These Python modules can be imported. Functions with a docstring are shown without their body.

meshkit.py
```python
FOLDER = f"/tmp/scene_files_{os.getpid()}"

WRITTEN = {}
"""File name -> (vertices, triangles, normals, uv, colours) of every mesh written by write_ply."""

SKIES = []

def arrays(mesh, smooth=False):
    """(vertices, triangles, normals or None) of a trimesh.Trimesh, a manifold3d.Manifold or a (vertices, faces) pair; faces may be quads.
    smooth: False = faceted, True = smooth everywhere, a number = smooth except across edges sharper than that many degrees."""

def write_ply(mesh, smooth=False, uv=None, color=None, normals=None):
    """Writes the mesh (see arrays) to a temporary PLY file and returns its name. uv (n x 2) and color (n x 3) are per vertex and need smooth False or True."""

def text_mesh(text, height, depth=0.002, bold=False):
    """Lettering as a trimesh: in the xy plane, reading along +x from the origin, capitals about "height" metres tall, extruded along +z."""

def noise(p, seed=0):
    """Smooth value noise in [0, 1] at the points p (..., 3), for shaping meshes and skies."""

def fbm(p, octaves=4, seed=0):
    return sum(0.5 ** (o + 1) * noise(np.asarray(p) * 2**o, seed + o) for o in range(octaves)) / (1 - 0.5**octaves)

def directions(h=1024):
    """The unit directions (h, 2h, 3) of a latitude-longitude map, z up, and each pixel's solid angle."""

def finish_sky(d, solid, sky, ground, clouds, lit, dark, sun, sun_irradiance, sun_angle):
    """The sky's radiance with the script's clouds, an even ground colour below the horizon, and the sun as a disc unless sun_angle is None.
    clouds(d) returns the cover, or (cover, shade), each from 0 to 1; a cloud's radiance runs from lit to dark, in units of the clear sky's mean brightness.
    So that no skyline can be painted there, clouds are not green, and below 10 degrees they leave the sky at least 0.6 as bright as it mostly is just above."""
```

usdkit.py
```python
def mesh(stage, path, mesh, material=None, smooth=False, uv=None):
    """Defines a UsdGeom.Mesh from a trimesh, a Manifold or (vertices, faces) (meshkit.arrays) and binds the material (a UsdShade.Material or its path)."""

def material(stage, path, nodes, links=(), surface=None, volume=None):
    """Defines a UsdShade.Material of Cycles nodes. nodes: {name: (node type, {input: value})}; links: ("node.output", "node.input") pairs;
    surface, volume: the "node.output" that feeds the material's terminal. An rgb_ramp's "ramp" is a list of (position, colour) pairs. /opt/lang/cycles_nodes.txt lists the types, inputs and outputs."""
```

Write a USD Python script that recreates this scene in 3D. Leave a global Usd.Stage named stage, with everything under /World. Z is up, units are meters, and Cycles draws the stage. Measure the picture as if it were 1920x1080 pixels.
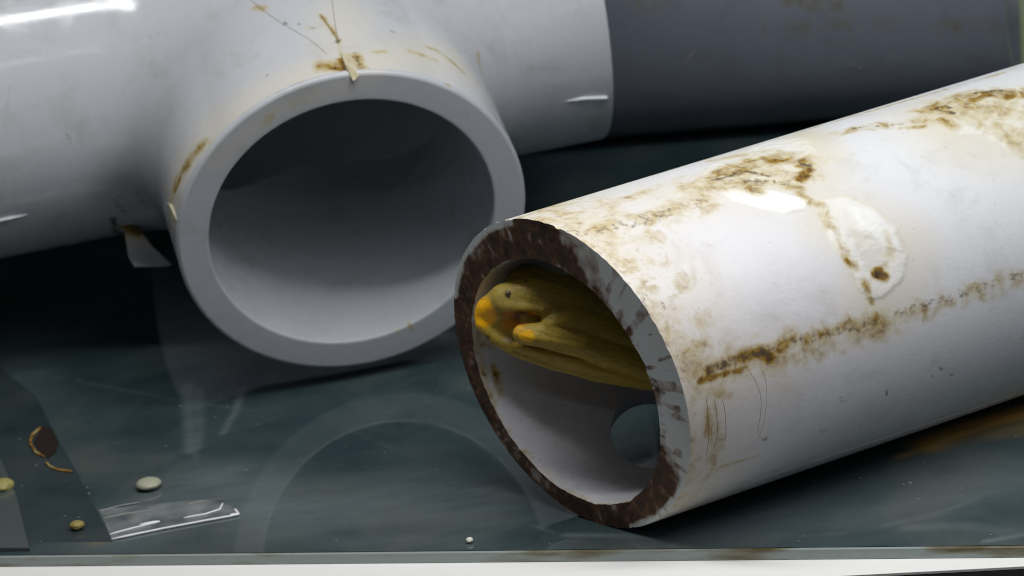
import math, random
import numpy as np, trimesh, manifold3d as m3
import usdkit, meshkit
from pxr import Usd, UsdGeom, UsdLux, UsdShade, Gf, Sdf, Vt

random.seed(7)
rng = np.random.default_rng(7)
stage = Usd.Stage.CreateInMemory()
UsdGeom.SetStageUpAxis(stage, 'Z'); UsdGeom.SetStageMetersPerUnit(stage, 1.0)
UsdGeom.Xform.Define(stage, '/World'); UsdGeom.Scope.Define(stage, '/World/Looks')
MM = 0.001
A = lambda *x: np.array(x, float)
def unit(v): v = np.asarray(v, float); return v / np.linalg.norm(v)

# ------------------------------------------------------------------ camera (all lengths below in mm, written to the stage in m)
CAM = A(-8.068, -705.138, 292.388)
CX = A(0.990606, -0.044768, -0.129213); CY = A(0.136748, 0.324302, 0.936017); CT = A(0.0, -0.944894, 0.327376)
CX, CT = unit(CX), unit(CT); CY = np.cross(CT, CX)
FPX = 7800.0
cam = UsdGeom.Camera.Define(stage, '/World/camera')
mat = np.eye(4); mat[0, :3], mat[1, :3], mat[2, :3], mat[3, :3] = CX, CY, CT, CAM * MM
cam.AddTransformOp().Set(Gf.Matrix4d(*mat.ravel().tolist()))
cam.CreateHorizontalApertureAttr(36.0); cam.CreateVerticalApertureAttr(36.0 * 9 / 16)
cam.CreateFocalLengthAttr(36.0 * FPX / 1920)
cam.CreateClippingRangeAttr((0.05, 50.0))
cam.CreateFStopAttr(38.0); cam.CreateFocusDistanceAttr(0.738)
cam.CreateExposureAttr(0.15)

# ------------------------------------------------------------------ lamps: a two-tube fixture over the tank, an added fill panel, a dim room
def rect_light(name, pos, target, w, h, power, color, roll=0.0):
    l = UsdLux.RectLight.Define(stage, '/World/' + name)
    z = unit(A(*pos) - A(*target)); x = unit(np.cross([0, 0, 1.0], z)) if abs(z[2]) < .999 else A(1, 0, 0)
    y = np.cross(z, x); c, s = math.cos(roll), math.sin(roll); x, y = c * x + s * y, -s * x + c * y
    mt = np.eye(4); mt[0, :3], mt[1, :3], mt[2, :3], mt[3, :3] = x, y, z, A(*pos) * MM
    l.AddTransformOp().Set(Gf.Matrix4d(*mt.ravel().tolist()))
    l.CreateWidthAttr(w * MM); l.CreateHeightAttr(h * MM); l.CreateIntensityAttr(power); l.CreateColorAttr(Gf.Vec3f(*color))
    l.CreateNormalizeAttr(False)
    return l
FD = A(.9495, -.3138, 0)
tubes = (('tank_lamp', A(40, -48, 300), 420, 24, 27.0, (1.0, .985, .96)), ('ceiling_lamp', A(300, -960, 640), 1300, 16, 8.0, (.95, .98, 1.0)))
for name_, pos_, len_, wid_, pow_, col_ in tubes:
    tgt_ = pos_ + (A(0, 0, -1) if name_ == 'tank_lamp' else A(-.2, .8, -.55))
    l_ = rect_light(name_, pos_, tgt_, len_, wid_, pow_, col_)
    z_ = unit(pos_ - tgt_); x_ = unit(FD - z_ * (FD @ z_)); y_ = np.cross(z_, x_)
    mt_ = np.eye(4); mt_[0, :3], mt_[1, :3], mt_[2, :3], mt_[3, :3] = x_, y_, z_, pos_ * MM
    l_.GetOrderedXformOps()[0].Set(Gf.Matrix4d(*mt_.ravel().tolist()))
rect_light('added_fill_panel', (190, -255, 430), (0, 60, 30), 300, 170, 3.3, (.985, .965, 1.0))  # added fill light from the front, no real source behind it
dome = UsdLux.DomeLight.Define(stage, '/World/room_light')
usdkit.material(stage, '/World/Looks/room', {'b': ('background_shader', {'color': (.75, .85, 1.0), 'strength': .014})}, surface='b.background')
UsdShade.MaterialBindingAPI.Apply(dome.GetPrim()).Bind(UsdShade.Material.Get(stage, '/World/Looks/room'))

# ------------------------------------------------------------------ helpers
used = {}
def numbered(parent, name):
    k = used.get((parent, name), 0); used[(parent, name)] = k + 1
    return name if k == 0 else f'{name}_{k:03d}'
def tag(o, label=None, cat=None, group=None, kind=None):
    p = o.GetPrim()
    for k, v in (('label', label), ('category', cat), ('group', group), ('kind', kind)):
        if v: p.SetCustomDataByKey(k, v)
    return o
def thing(name, label, cat, loc=(0, 0, 0), group=None):
    pth = '/World/' + numbered('/World', name)
    x = UsdGeom.Xform.Define(stage, pth); x.AddTranslateOp().Set(Gf.Vec3d(*(A(*loc) * MM).tolist()))
    tag(x, label, cat, group); x._loc = A(*loc); return x
def put(name, mesh, material, parent=None, smooth=30, prim=None, normals=None, label=None):
    """one Mesh prim; mesh in world mm; prim = {name: fn(points mm) -> float (n,) or colour (n,3)}"""
    base = '/World' if parent is None else str(parent.GetPath())
    loc, x = A(0, 0, 0), parent
    while x is not None and hasattr(x, '_loc'):
        loc = loc + x._loc; x = getattr(x, '_up', None)
    v, f, n = meshkit.arrays(mesh, False if normals is not None else smooth)
    m = UsdGeom.Mesh.Define(stage, base + '/' + numbered(base, name))
    m.CreatePointsAttr(Vt.Vec3fArray.FromNumpy(((v - loc) * MM).astype(np.float32)))
    m.CreateFaceVertexCountsAttr(Vt.IntArray.FromNumpy(np.full(len(f), 3, np.int32)))
    m.CreateFaceVertexIndicesAttr(Vt.IntArray.FromNumpy(f.astype(np.int32).ravel()))
    m.CreateSubdivisionSchemeAttr('none')
    if normals is not None: n = normals
    if n is not None:
        m.CreateNormalsAttr(Vt.Vec3fArray.FromNumpy(n.astype(np.float32))); m.SetNormalsInterpolation('vertex')
    for k, fn in (prim or {}).items():
        val = np.asarray(fn(v), np.float32)
        api = UsdGeom.PrimvarsAPI(m)
        if val.ndim == 2: api.CreatePrimvar(k, Sdf.ValueTypeNames.Color3fArray, 'vertex').Set(Vt.Vec3fArray.FromNumpy(val))
        else: api.CreatePrimvar(k, Sdf.ValueTypeNames.FloatArray, 'vertex').Set(Vt.FloatArray.FromNumpy(val))
    UsdShade.MaterialBindingAPI.Apply(m.GetPrim()).Bind(material)
    if parent is not None: m._loc, m._up = A(0, 0, 0), parent
    if label: tag(m, label)
    return m

def ray(px, py):
    """direction of the line of sight through a point of the photograph (1920 x 1080)"""
    return unit(CX * (px - 960) / FPX + CY * (540 - py) / FPX - CT)
def on_plane(px, py, z=0.0):
    d = ray(px, py); return CAM + d * ((z - CAM[2]) / d[2])
def project(P):
    q = np.atleast_2d(P) - CAM; d = -(q @ CT); return np.c_[960 + FPX * (q @ CX) / d, 540 - FPX * (q @ CY) / d]
def march(sdf, px, py, t0=600, t1=1100):
    d = ray(px, py); t = t0
    for _ in range(160):
        s = float(sdf((CAM + d * t)[None])[0])
        if s < .02: return CAM + d * t
        t += max(s * .8, .02)
        if t > t1: break
    return None
def sst(e0, e1, x): t = np.clip((x - e0) / (e1 - e0), 0, 1); return t * t * (3 - 2 * t)
def seg_dist(P, poly):
    """distance of points to a polyline of points, and how far along it (0..1)"""
    poly = np.asarray(poly, float); best = np.full(len(P), 1e9); at = np.zeros(len(P)); n = max(len(poly) - 1, 1)
    if len(poly) == 1: return np.linalg.norm(P - poly[0], axis=1), at
    for i in range(len(poly) - 1):
        a, b = poly[i], poly[i + 1]; ab = b - a
        t = np.clip(((P - a) @ ab) / max(ab @ ab, 1e-9), 0, 1)
        d = np.linalg.norm(P - (a + t[:, None] * ab), axis=1)
        k = d < best; best[k] = d[k]; at[k] = (i + t[k]) / n
    return best, at
def strokes(P, hit, items, wide=1.9):
    """soft stain field in 0..1: items = (pixel polyline on the surface, half width in mm, strength)"""
    out = np.zeros(len(P))
    for poly, w, s in items:
        pts = [hit(*q) for q in poly]
        pts = [q for q in pts if q is not None]
        if not pts: continue
        d, _ = seg_dist(P, pts)
        out = np.maximum(out, s * (1 - sst(.1 * w, wide * w, d)))
    return out
def surface_nets(F, lo, h):
    """quads of the zero surface of the sampled field F (inside negative)"""
    s = F < 0
    nx, ny, nz = F.shape
    corners = [(i, j, k) for i in (0, 1) for j in (0, 1) for k in (0, 1)]
    cnt = np.zeros((nx - 1, ny - 1, nz - 1), np.int8)
    for i, j, k in corners: cnt += s[i:nx - 1 + i, j:ny - 1 + j, k:nz - 1 + k]
    act = (cnt > 0) & (cnt < 8); I = np.argwhere(act); idx = np.full(act.shape, -1, np.int64); idx[act] = np.arange(len(I))
    acc = np.zeros((len(I), 3)); num = np.zeros(len(I))
    for a in range(8):
        for ax in range(3):
            c0 = corners[a]
            if c0[ax]: continue
            c1 = list(c0); c1[ax] = 1
            f0 = F[I[:, 0] + c0[0], I[:, 1] + c0[1], I[:, 2] + c0[2]]; f1 = F[I[:, 0] + c1[0], I[:, 1] + c1[1], I[:, 2] + c1[2]]
            cr = (f0 < 0) != (f1 < 0); t = f0[cr] / (f0[cr] - f1[cr])
            p = np.tile(np.array(c0, float), (cr.sum(), 1)); p[:, ax] += t
            acc[cr] += p; num[cr] += 1
    V = lo + h * (I + acc / num[:, None]); Q = []
    for ax in range(3):
        u, w = (ax + 1) % 3, (ax + 2) % 3
        a = [slice(None)] * 3; b = [slice(None)] * 3; a[ax] = slice(0, -1); b[ax] = slice(1, None)
        E = np.argwhere(s[tuple(a)] != s[tuple(b)])
        E = E[(E[:, u] > 0) & (E[:, w] > 0) & (E[:, u] < F.shape[u] - 1) & (E[:, w] < F.shape[w] - 1)]
        def cell(du, dw):
            q = E.copy(); q[:, u] -= du; q[:, w] -= dw; return idx[q[:, 0], q[:, 1], q[:, 2]]
        q = np.stack([cell(1, 1), cell(0, 1), cell(0, 0), cell(1, 0)], 1)
        flip = ~s[E[:, 0], E[:, 1], E[:, 2]]
        q[flip] = q[flip][:, ::-1]; Q.append(q)
    Q = np.vstack(Q); Q = Q[(Q >= 0).all(1)]
    return V, np.vstack([Q[:, [0, 1, 2]], Q[:, [0, 2, 3]]])
def sample(sdf, lo, hi, h):
    lo, hi = A(*lo), A(*hi); n = np.ceil((hi - lo) / h).astype(int) + 1
    xs = [lo[k] + h * np.arange(n[k]) for k in range(3)]
    F = np.empty(n, np.float32)
    for i, x in enumerate(xs[0]):
        Y, Z = np.meshgrid(xs[1], xs[2], indexing='ij')
        F[i] = sdf(np.c_[np.full(Y.size, x), Y.ravel(), Z.ravel()]).reshape(Y.shape)
    return F, lo
def grad(sdf, P, e=.15):
    g = np.stack([sdf(P + e * a) - sdf(P - e * a) for a in np.eye(3)], 1)
    return g / np.maximum(np.linalg.norm(g, axis=1, keepdims=True), 1e-9)
def cyl_hit(px, py, c, axis, r, far=False):
    d = ray(px, py); o = CAM - c; dp = d - axis * (d @ axis); op = o - axis * (o @ axis)
    a, b, cc = dp @ dp, dp @ op, op @ op - r * r; q = b * b - a * cc
    if q < 0: return None
    return CAM + d * ((-b + math.sqrt(q) * (1 if far else -1)) / a)
def smin(a, b, k): h = np.maximum(k - np.abs(a - b), 0) / k; return np.minimum(a, b) - h * h * k * .25
def frame(axis, ref=(0, 0, 1)):
    w = unit(axis); u = unit(np.cross(ref, w)); return u, np.cross(w, u), w
def lathe(profile, origin, axis, n=200, closed=True):
    """profile: (r, along axis) points turned round axis"""
    u, v, w = frame(axis); t = np.linspace(0, 2 * np.pi, n, endpoint=False)
    c = np.cos(t)[:, None] * u + np.sin(t)[:, None] * v
    P = np.concatenate([origin + r * c + s * w for r, s in profile]); F = []
    m = len(profile); i = np.arange(n); j = (i + 1) % n
    for a in range(m if closed else m - 1):
        b = (a + 1) % m
        F += [np.c_[a * n + i, a * n + j, b * n + j], np.c_[a * n + i, b * n + j, b * n + i]]
    return trimesh.Trimesh(P, np.vstack(F), process=False)
def subdivide(V, F, k=1):
    for _ in range(k): V, F = trimesh.remesh.subdivide(V, F)
    return V, F

def wire(pix, r, z, pts=None):
    pts = np.array([on_plane(*p, z) for p in pix]) if pts is None else pts; t = np.linspace(0, len(pts) - 1, 8 * (len(pts) - 1) + 1)
    P = np.array([[np.interp(x, np.arange(len(pts)), pts[:, k]) for k in range(3)] for x in t]) if pix is not None else pts
    ring = []; n = 8
    for i in range(len(P)):
        d = unit(P[min(i + 1, len(P) - 1)] - P[max(i - 1, 0)]); a = unit(np.cross(d, [0, 0, 1])); b = np.cross(a, d); rr = r * min(1, .35 + min(i, len(P) - 1 - i) * .4)
        ring.append([P[i] + rr * (math.cos(q) * a + math.sin(q) * b) for q in np.linspace(0, 2 * np.pi, n, endpoint=False)])
    V_ = np.array(ring).reshape(-1, 3); F_ = []
    for i in range(len(P) - 1):
        for k in range(n):
            a, b = i * n + k, i * n + (k + 1) % n; F_ += [(a, b, b + n), (a, b + n, a + n)]
    m = len(V_); V_ = np.vstack([V_, P[0], P[-1]])
    for k in range(n): F_ += [(m, (k + 1) % n, k), (m + 1, (len(P) - 1) * n + k, (len(P) - 1) * n + (k + 1) % n)]
    t = trimesh.Trimesh(V_, F_, process=False)
    if t.volume < 0: t.invert()
    return t
def hairline(pix, hit, r):
    from scipy.interpolate import CubicSpline
    pix = np.array(pix, float); t = np.linspace(0, len(pix) - 1, 9 * (len(pix) - 1) + 1); cs = CubicSpline(np.arange(len(pix)), pix)
    q = [hit(float(cs(x)[0]), float(cs(x)[1])) for x in t]
    return wire(None, r, 0, pts=np.array([p for p in q if p is not None]))

# ------------------------------------------------------------------ materials
def mat(name, nodes, links, surface='p.BSDF', volume=None):
    return usdkit.material(stage, '/World/Looks/' + name, nodes, links, surface=surface, volume=volume)
COORD = ('geometry', {})
def simple(name, color, rough=.5, spec=.5, **kw):
    return mat(name, {'p': ('principled_bsdf', {'base_color': color, 'roughness': rough, 'specular_ior_level': spec, **kw})}, [])
def pvc(name, base, base2, rough, rust=((0, (.60, .50, .20)), (.4, (.42, .30, .055)), (.65, (.27, .155, .022)), (.85, (.13, .065, .013)), (1, (.045, .022, .008))), grain=.00008):
    """plastic with a stain field: attributes rust, grime, chalk; fine noise eats into the field's edges"""
    nodes = {'g': COORD,
             'nb': ('noise_texture', {'scale': 60.0, 'detail': 4.0}),
             'nf': ('noise_texture', {'scale': 900.0, 'detail': 5.0, 'roughness': .65}),
             'nm': ('noise_texture', {'scale': 260.0, 'detail': 5.0, 'roughness': .6, 'distortion': .6}),
             'sp': ('noise_texture', {'scale': 1500.0, 'detail': 2.0}),
             'basemix': ('mix', {'color1': base, 'color2': base2}), 'nd': ('noise_texture', {'scale': 85.0, 'detail': 8.0, 'roughness': .72, 'distortion': .3}), 'df': ('map_range', {'from_min': .52, 'from_max': .80, 'to_max': .55, 'clamp': True}), 'dm': ('mix', {'color2': tuple(.55 * c_ * k_ for c_, k_ in zip(base, (1.0, .93, .80)))}),
             'ar': ('attribute', {'attribute': 'rust'}), 'ag': ('attribute', {'attribute': 'grime'}), 'ac': ('attribute', {'attribute': 'cream'}),
             'cm': ('mix', {'color2': (.72, .65, .51)}), 'ak': ('attribute', {'attribute': 'chalk'}), 'km': ('mix', {'color2': (.88, .87, .85)}),
             'n1': ('math', {'math_type': 'multiply_add', 'value2': 2.0, 'value3': -1.0}),     # mid noise, centred
             'r1': ('math', {'math_type': 'add'}), 'r2': ('map_range', {'from_min': .12, 'from_max': 1.0, 'clamp': True}),
             'rm': ('math', {'math_type': 'multiply'}),
             'rcol': ('rgb_ramp', {'ramp': rust}), 'rn': ('math', {'math_type': 'multiply_add', 'value2': 1.3}), 'rs': ('math', {'math_type': 'multiply_add', 'value2': .62, 'value3': -.62}),
             'mixr': ('mix', {}),
             'g1': ('math', {'math_type': 'multiply_add', 'value2': 2.4, 'value3': -1.2}), 'g2': ('math', {'math_type': 'add'}),
             'g3': ('map_range', {'from_min': .3, 'from_max': .8, 'to_max': .8, 'clamp': True}),
             'gm': ('math', {'math_type': 'multiply'}), 'gate': ('map_range', {'from_min': 0.0, 'from_max': .25, 'clamp': True}), 'rgate': ('map_range', {'from_min': 0.0, 'from_max': .2, 'clamp': True}),
             'mixg': ('mix', {'color2': (.085, .062, .036)}),
             'spk': ('map_range', {'from_min': .70, 'from_max': .78, 'to_max': .35, 'clamp': True}), 'mixs': ('mix', {'color2': (.10, .075, .04)}),
             'rr': ('map_range', {'from_min': 0.0, 'from_max': 1.0, 'to_min': rough - .05, 'to_max': .8}), 'rv': ('math', {'math_type': 'multiply_add', 'value2': .5}), 'rk': ('map_range', {'from_min': .45, 'from_max': .75, 'to_max': .4, 'clamp': True}),
             'bh': ('math', {'math_type': 'multiply_add', 'value2': .6}),
             'b': ('bump', {'strength': .35, 'distance': grain}),
             'p': ('principled_bsdf', {'specular_ior_level': .5})}
    L = [('g.position', k + '.vector') for k in ('nb', 'nf', 'nm', 'sp')] + [
        ('nb.fac', 'basemix.fac'), ('g.position', 'nd.vector'), ('nd.fac', 'df.value'), ('df.result', 'dm.fac'), ('basemix.color', 'dm.color1'), ('dm.color', 'cm.color1'), ('ac.fac', 'cm.fac'), ('cm.color', 'km.color1'), ('ak.fac', 'km.fac'),
        ('nm.fac', 'n1.value1'), ('n1.value', 'r1.value1'), ('ar.fac', 'r1.value2'), ('r1.value', 'r2.value'), ('ar.fac', 'rgate.value'), ('r2.result', 'rm.value1'), ('rgate.result', 'rm.value2'),
        ('nf.fac', 'rn.value1'), ('r1.value', 'rs.value1'), ('rs.value', 'rn.value3'), ('rn.value', 'rcol.fac'), ('km.color', 'mixr.color1'), ('rcol.color', 'mixr.color2'), ('rm.value', 'mixr.fac'),
        ('nf.fac', 'g1.value1'), ('g1.value', 'g2.value1'), ('ag.fac', 'g2.value2'), ('g2.value', 'g3.value'), ('ag.fac', 'gate.value'), ('g3.result', 'gm.value1'), ('gate.result', 'gm.value2'),
        ('mixr.color', 'mixg.color1'), ('gm.value', 'mixg.fac'),
        ('sp.fac', 'spk.value'), ('spk.result', 'mixs.fac'), ('mixg.color', 'mixs.color1'), ('mixs.color', 'p.base_color'),
        ('rm.value', 'rr.value'), ('nm.fac', 'rk.value'), ('rk.result', 'rv.value1'), ('rr.result', 'rv.value3'), ('rv.value', 'p.roughness'),
        ('rm.value', 'bh.value1'), ('nf.fac', 'bh.value3'), ('bh.value', 'b.height'), ('b.normal', 'p.normal')]
    return mat(name, nodes, L)
M_ring = pvc('ring_pvc', (.53, .535, .575), (.48, .485, .525), .35, grain=.00001)
M_white = pvc('white_pvc', (.80, .795, .83), (.73, .725, .765), .45)
M_tee = pvc('fitting_pvc', (.59, .585, .625), (.52, .515, .555), .16, grain=.00001)
M_grey = pvc('grey_pvc', (.175, .18, .22), (.15, .155, .19), .35, rust=((0, (.14, .12, .06)), (1, (.08, .05, .02))), grain=.00002)
M_rim = pvc('cut_rim', (.68, .74, .76), (.60, .67, .70), .5, rust=((0, (.40, .27, .15)), (.3, (.23, .115, .055)), (.6, (.12, .050, .024)), (.85, (.05, .021, .011)), (1, (.020, .009, .006))))
M_bore = pvc('bore_pvc', (.66, .66, .71), (.60, .60, .66), .4)

# ------------------------------------------------------------------ the setting
F0, F1 = on_plane(0, 1041), on_plane(1920, 1022)
fd = unit(F1 - F0); fn = A(-fd[1], fd[0], 0)            # along the tank's front, and inwards
FO = F0 + fd * 95
def box(a0, a1, b0, b1, z0, z1):
    """a along the front, b inwards from the front edge, z up"""
    bx = trimesh.creation.box((1, 1, 1)); v = bx.vertices + .5
    P = FO + np.outer(a0 + v[:, 0] * (a1 - a0), fd) + np.outer(b0 + v[:, 1] * (b1 - b0), fn); P[:, 2] = z0 + v[:, 2] * (z1 - z0)
    return trimesh.Trimesh(P, bx.faces, process=False)
M_black = simple('black_table', (.006, .006, .006), .9, .1)
put('table_top', box(-900, 900, -500, 900, -60, -2.6), M_black, smooth=False)
tag(stage.GetPrimAtPath('/World/table_top'), 'black table top under the aquarium', 'table', kind='structure')
wa, wb = on_plane(1920, 1062, -2.05), on_plane(1575, 1080, -2.05); wd = unit(wa - wb)
sheet = np.array([FO + fd * 200, FO - fd * 260, wa + wd * 200, wa - wd * 330]); sheet[:2] += fn * 40
poly = np.vstack([np.c_[sheet[[1, 0, 2, 3], :2], np.full(4, -2.5)], np.c_[sheet[[1, 0, 2, 3], :2], np.full(4, -2.05)]])
hull = trimesh.convex.convex_hull(poly)
put('base_sheet', hull, simple('white_sheet', (.82, .83, .82), .5), smooth=False)
tag(stage.GetPrimAtPath('/World/base_sheet'), 'white foam sheet showing as a bright strip under the front of the tank', 'sheet')

nodes = {'g': COORD, 'mp2': ('mapping', {'scale': (.5, 1.6, 1.0), 'rotation': (0, 0, .33)}),
         'n1': ('noise_texture', {'scale': 24.0, 'detail': 5.0, 'roughness': .6, 'distortion': .4}), 'n2': ('noise_texture', {'scale': 90.0, 'detail': 5.0, 'roughness': .55}),
         'n3': ('noise_texture', {'scale': 1000.0, 'detail': 3.0}),
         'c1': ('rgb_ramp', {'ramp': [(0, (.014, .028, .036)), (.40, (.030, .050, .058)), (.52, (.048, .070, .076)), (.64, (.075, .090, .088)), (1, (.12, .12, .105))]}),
         'ah': ('attribute', {'attribute': 'smear_sheen'}), 'aa': ('attribute', {'attribute': 'algae'}),
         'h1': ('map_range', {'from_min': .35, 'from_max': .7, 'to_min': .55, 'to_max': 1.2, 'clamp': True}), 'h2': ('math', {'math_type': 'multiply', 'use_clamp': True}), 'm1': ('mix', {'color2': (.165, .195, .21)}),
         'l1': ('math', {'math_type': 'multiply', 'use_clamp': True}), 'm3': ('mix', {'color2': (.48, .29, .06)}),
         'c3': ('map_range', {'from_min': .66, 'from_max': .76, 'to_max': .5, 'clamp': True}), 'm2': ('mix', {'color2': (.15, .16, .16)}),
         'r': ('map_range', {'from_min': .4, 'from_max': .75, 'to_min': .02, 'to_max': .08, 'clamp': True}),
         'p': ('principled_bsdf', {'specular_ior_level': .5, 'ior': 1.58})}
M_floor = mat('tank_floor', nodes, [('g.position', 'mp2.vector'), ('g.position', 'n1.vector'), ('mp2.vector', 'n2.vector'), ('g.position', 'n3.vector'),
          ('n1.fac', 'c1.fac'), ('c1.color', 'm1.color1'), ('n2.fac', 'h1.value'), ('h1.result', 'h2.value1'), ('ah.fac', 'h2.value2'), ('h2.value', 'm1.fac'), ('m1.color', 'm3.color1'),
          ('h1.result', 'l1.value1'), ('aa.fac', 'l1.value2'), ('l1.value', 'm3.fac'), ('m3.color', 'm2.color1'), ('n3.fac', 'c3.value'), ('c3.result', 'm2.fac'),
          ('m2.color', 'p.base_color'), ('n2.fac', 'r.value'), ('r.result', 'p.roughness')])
nodes = {'g': COORD, 'mp': ('mapping', {'scale': (.25, .25, 1.5), 'rotation': (0, 0, .3)}), 'n': ('noise_texture', {'scale': 160.0, 'detail': 5.0}),
         'c': ('rgb_ramp', {'ramp': [(0, (.24, .29, .29)), (.52, (.29, .34, .33)), (.60, (.20, .20, .14)), (.68, (.10, .075, .03)), (.8, (.30, .22, .07)), (1, (.4, .4, .32))]}),
         'p': ('principled_bsdf', {'roughness': .3})}
M_edge = mat('glass_edge', nodes, [('g.position', 'mp.vector'), ('mp.vector', 'n.vector'), ('n.fac', 'c.fac'), ('c.color', 'p.base_color')])
M_clear = mat('clear_pane', {'t': ('transparent_bsdf', {'color': (1, 1, 1)})}, [], surface='t.BSDF') if False else None
tank = thing('aquarium', 'glass aquarium with dark glossy bottom pane, greenish front edge and pale back wall', 'aquarium', FO)
ga = np.unique(np.r_[-420, np.arange(-240, 221, .8), 420]); gb = np.unique(np.r_[np.arange(0, 90, .8), np.arange(90, 300, 2.0), 420])
GA, GB = np.meshgrid(ga, gb, indexing='ij'); gp_ = FO + GA.ravel()[:, None] * fd + GB.ravel()[:, None] * fn; gp_[:, 2] = 0
gi = (np.arange(len(ga) - 1)[:, None] * len(gb) + np.arange(len(gb) - 1)).ravel()
gf = np.vstack([np.c_[gi, gi + len(gb), gi + len(gb) + 1], np.c_[gi, gi + len(gb) + 1, gi + 1]])
fl = lambda x, y: on_plane(x, y, 0.0)
smear_sheen_px = [([(352, 722), (356, 790), (358, 845)], 1.3, .55), ([(372, 730), (374, 790), (370, 840)], 1.0, .45), ([(366, 850), (370, 885)], .6, .3), ([(457, 725), (440, 775), (418, 812)], .7, .6), ([(0, 690), (150, 715), (330, 750), (470, 770)], .35, .30), ([(640, 800), (760, 850), (960, 905)], .5, .10),
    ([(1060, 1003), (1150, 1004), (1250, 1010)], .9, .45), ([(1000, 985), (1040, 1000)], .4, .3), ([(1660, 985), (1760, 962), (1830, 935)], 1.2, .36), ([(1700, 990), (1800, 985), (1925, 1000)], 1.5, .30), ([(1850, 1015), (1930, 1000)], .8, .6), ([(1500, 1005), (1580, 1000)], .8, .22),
    ([(1700, 940), (1800, 920)], .7, .16), ([(480, 1000), (700, 1010), (900, 1018)], 4.0, .22), ([(540, 960), (760, 930), (900, 940)], 11.0, .62), ([(250, 990), (400, 900), (480, 940)], 9.0, .55), ([(1300, 1000), (1600, 960), (1900, 900)], 9, .22), ([(1050, 720), (1000, 850)], 8, .12), ([(20, 620), (60, 760)], 7, .22), ([(120, 590), (85, 640)], .5, .25), ([(1040, 300), (1200, 290)], 3, .1)]  # broad front strokes paint the tee's reflection as a lighter floor tone
algae_px = [([(1745, 832), (1830, 798), (1930, 770)], 3.2, .95), ([(1690, 855), (1740, 838)], 1.4, .35), ([(1850, 810), (1930, 800)], 3.5, .4), ([(165, 1003), (190, 1010)], 2.5, .35)]
put('bottom_pane', (gp_, gf), M_floor, tank, smooth=False, prim={'smear_sheen': lambda P: strokes(P, fl, smear_sheen_px), 'algae': lambda P: strokes(P, fl, algae_px)})
put('pane_underside', box(-420, 420, 0.02, 420, -1.9, -.05), M_black, tank, smooth=False)
put('front_edge', box(-420, 420, -.9, -.02, -1.95, -.1), M_edge, tank, smooth=False)
put('back_pane', box(-420, 420, 300, 306, .01, 330), simple('dark_back', (.010, .017, .020), .3), tank, smooth=False)
M_back = mat('back_sheet', {'g': COORD, 'n': ('noise_texture', {'scale': 60.0, 'detail': 4.0, 'distortion': .5}),
             'c': ('rgb_ramp', {'ramp': [(0, (.50, .55, .18)), (.45, (.55, .62, .35)), (.55, (.55, .66, .62)), (1, (.7, .7, .4))]}), 'p': ('principled_bsdf', {'roughness': .6})},
             [('g.position', 'n.vector'), ('n.fac', 'c.fac'), ('c.color', 'p.base_color')])
er_ = ray(1820, 60); eb = CAM + er_ * (((FO + fn * 285 - CAM) @ fn) / (er_ @ fn)); ea = float((eb - FO) @ fd)
put('back_sheet', box(ea, ea + 160, 285, 288, .01, 330), M_back, smooth=False)
tag(stage.GetPrimAtPath('/World/back_sheet'), 'pale yellow green sheet standing behind the far end of the grey pipe', 'sheet')

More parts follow.
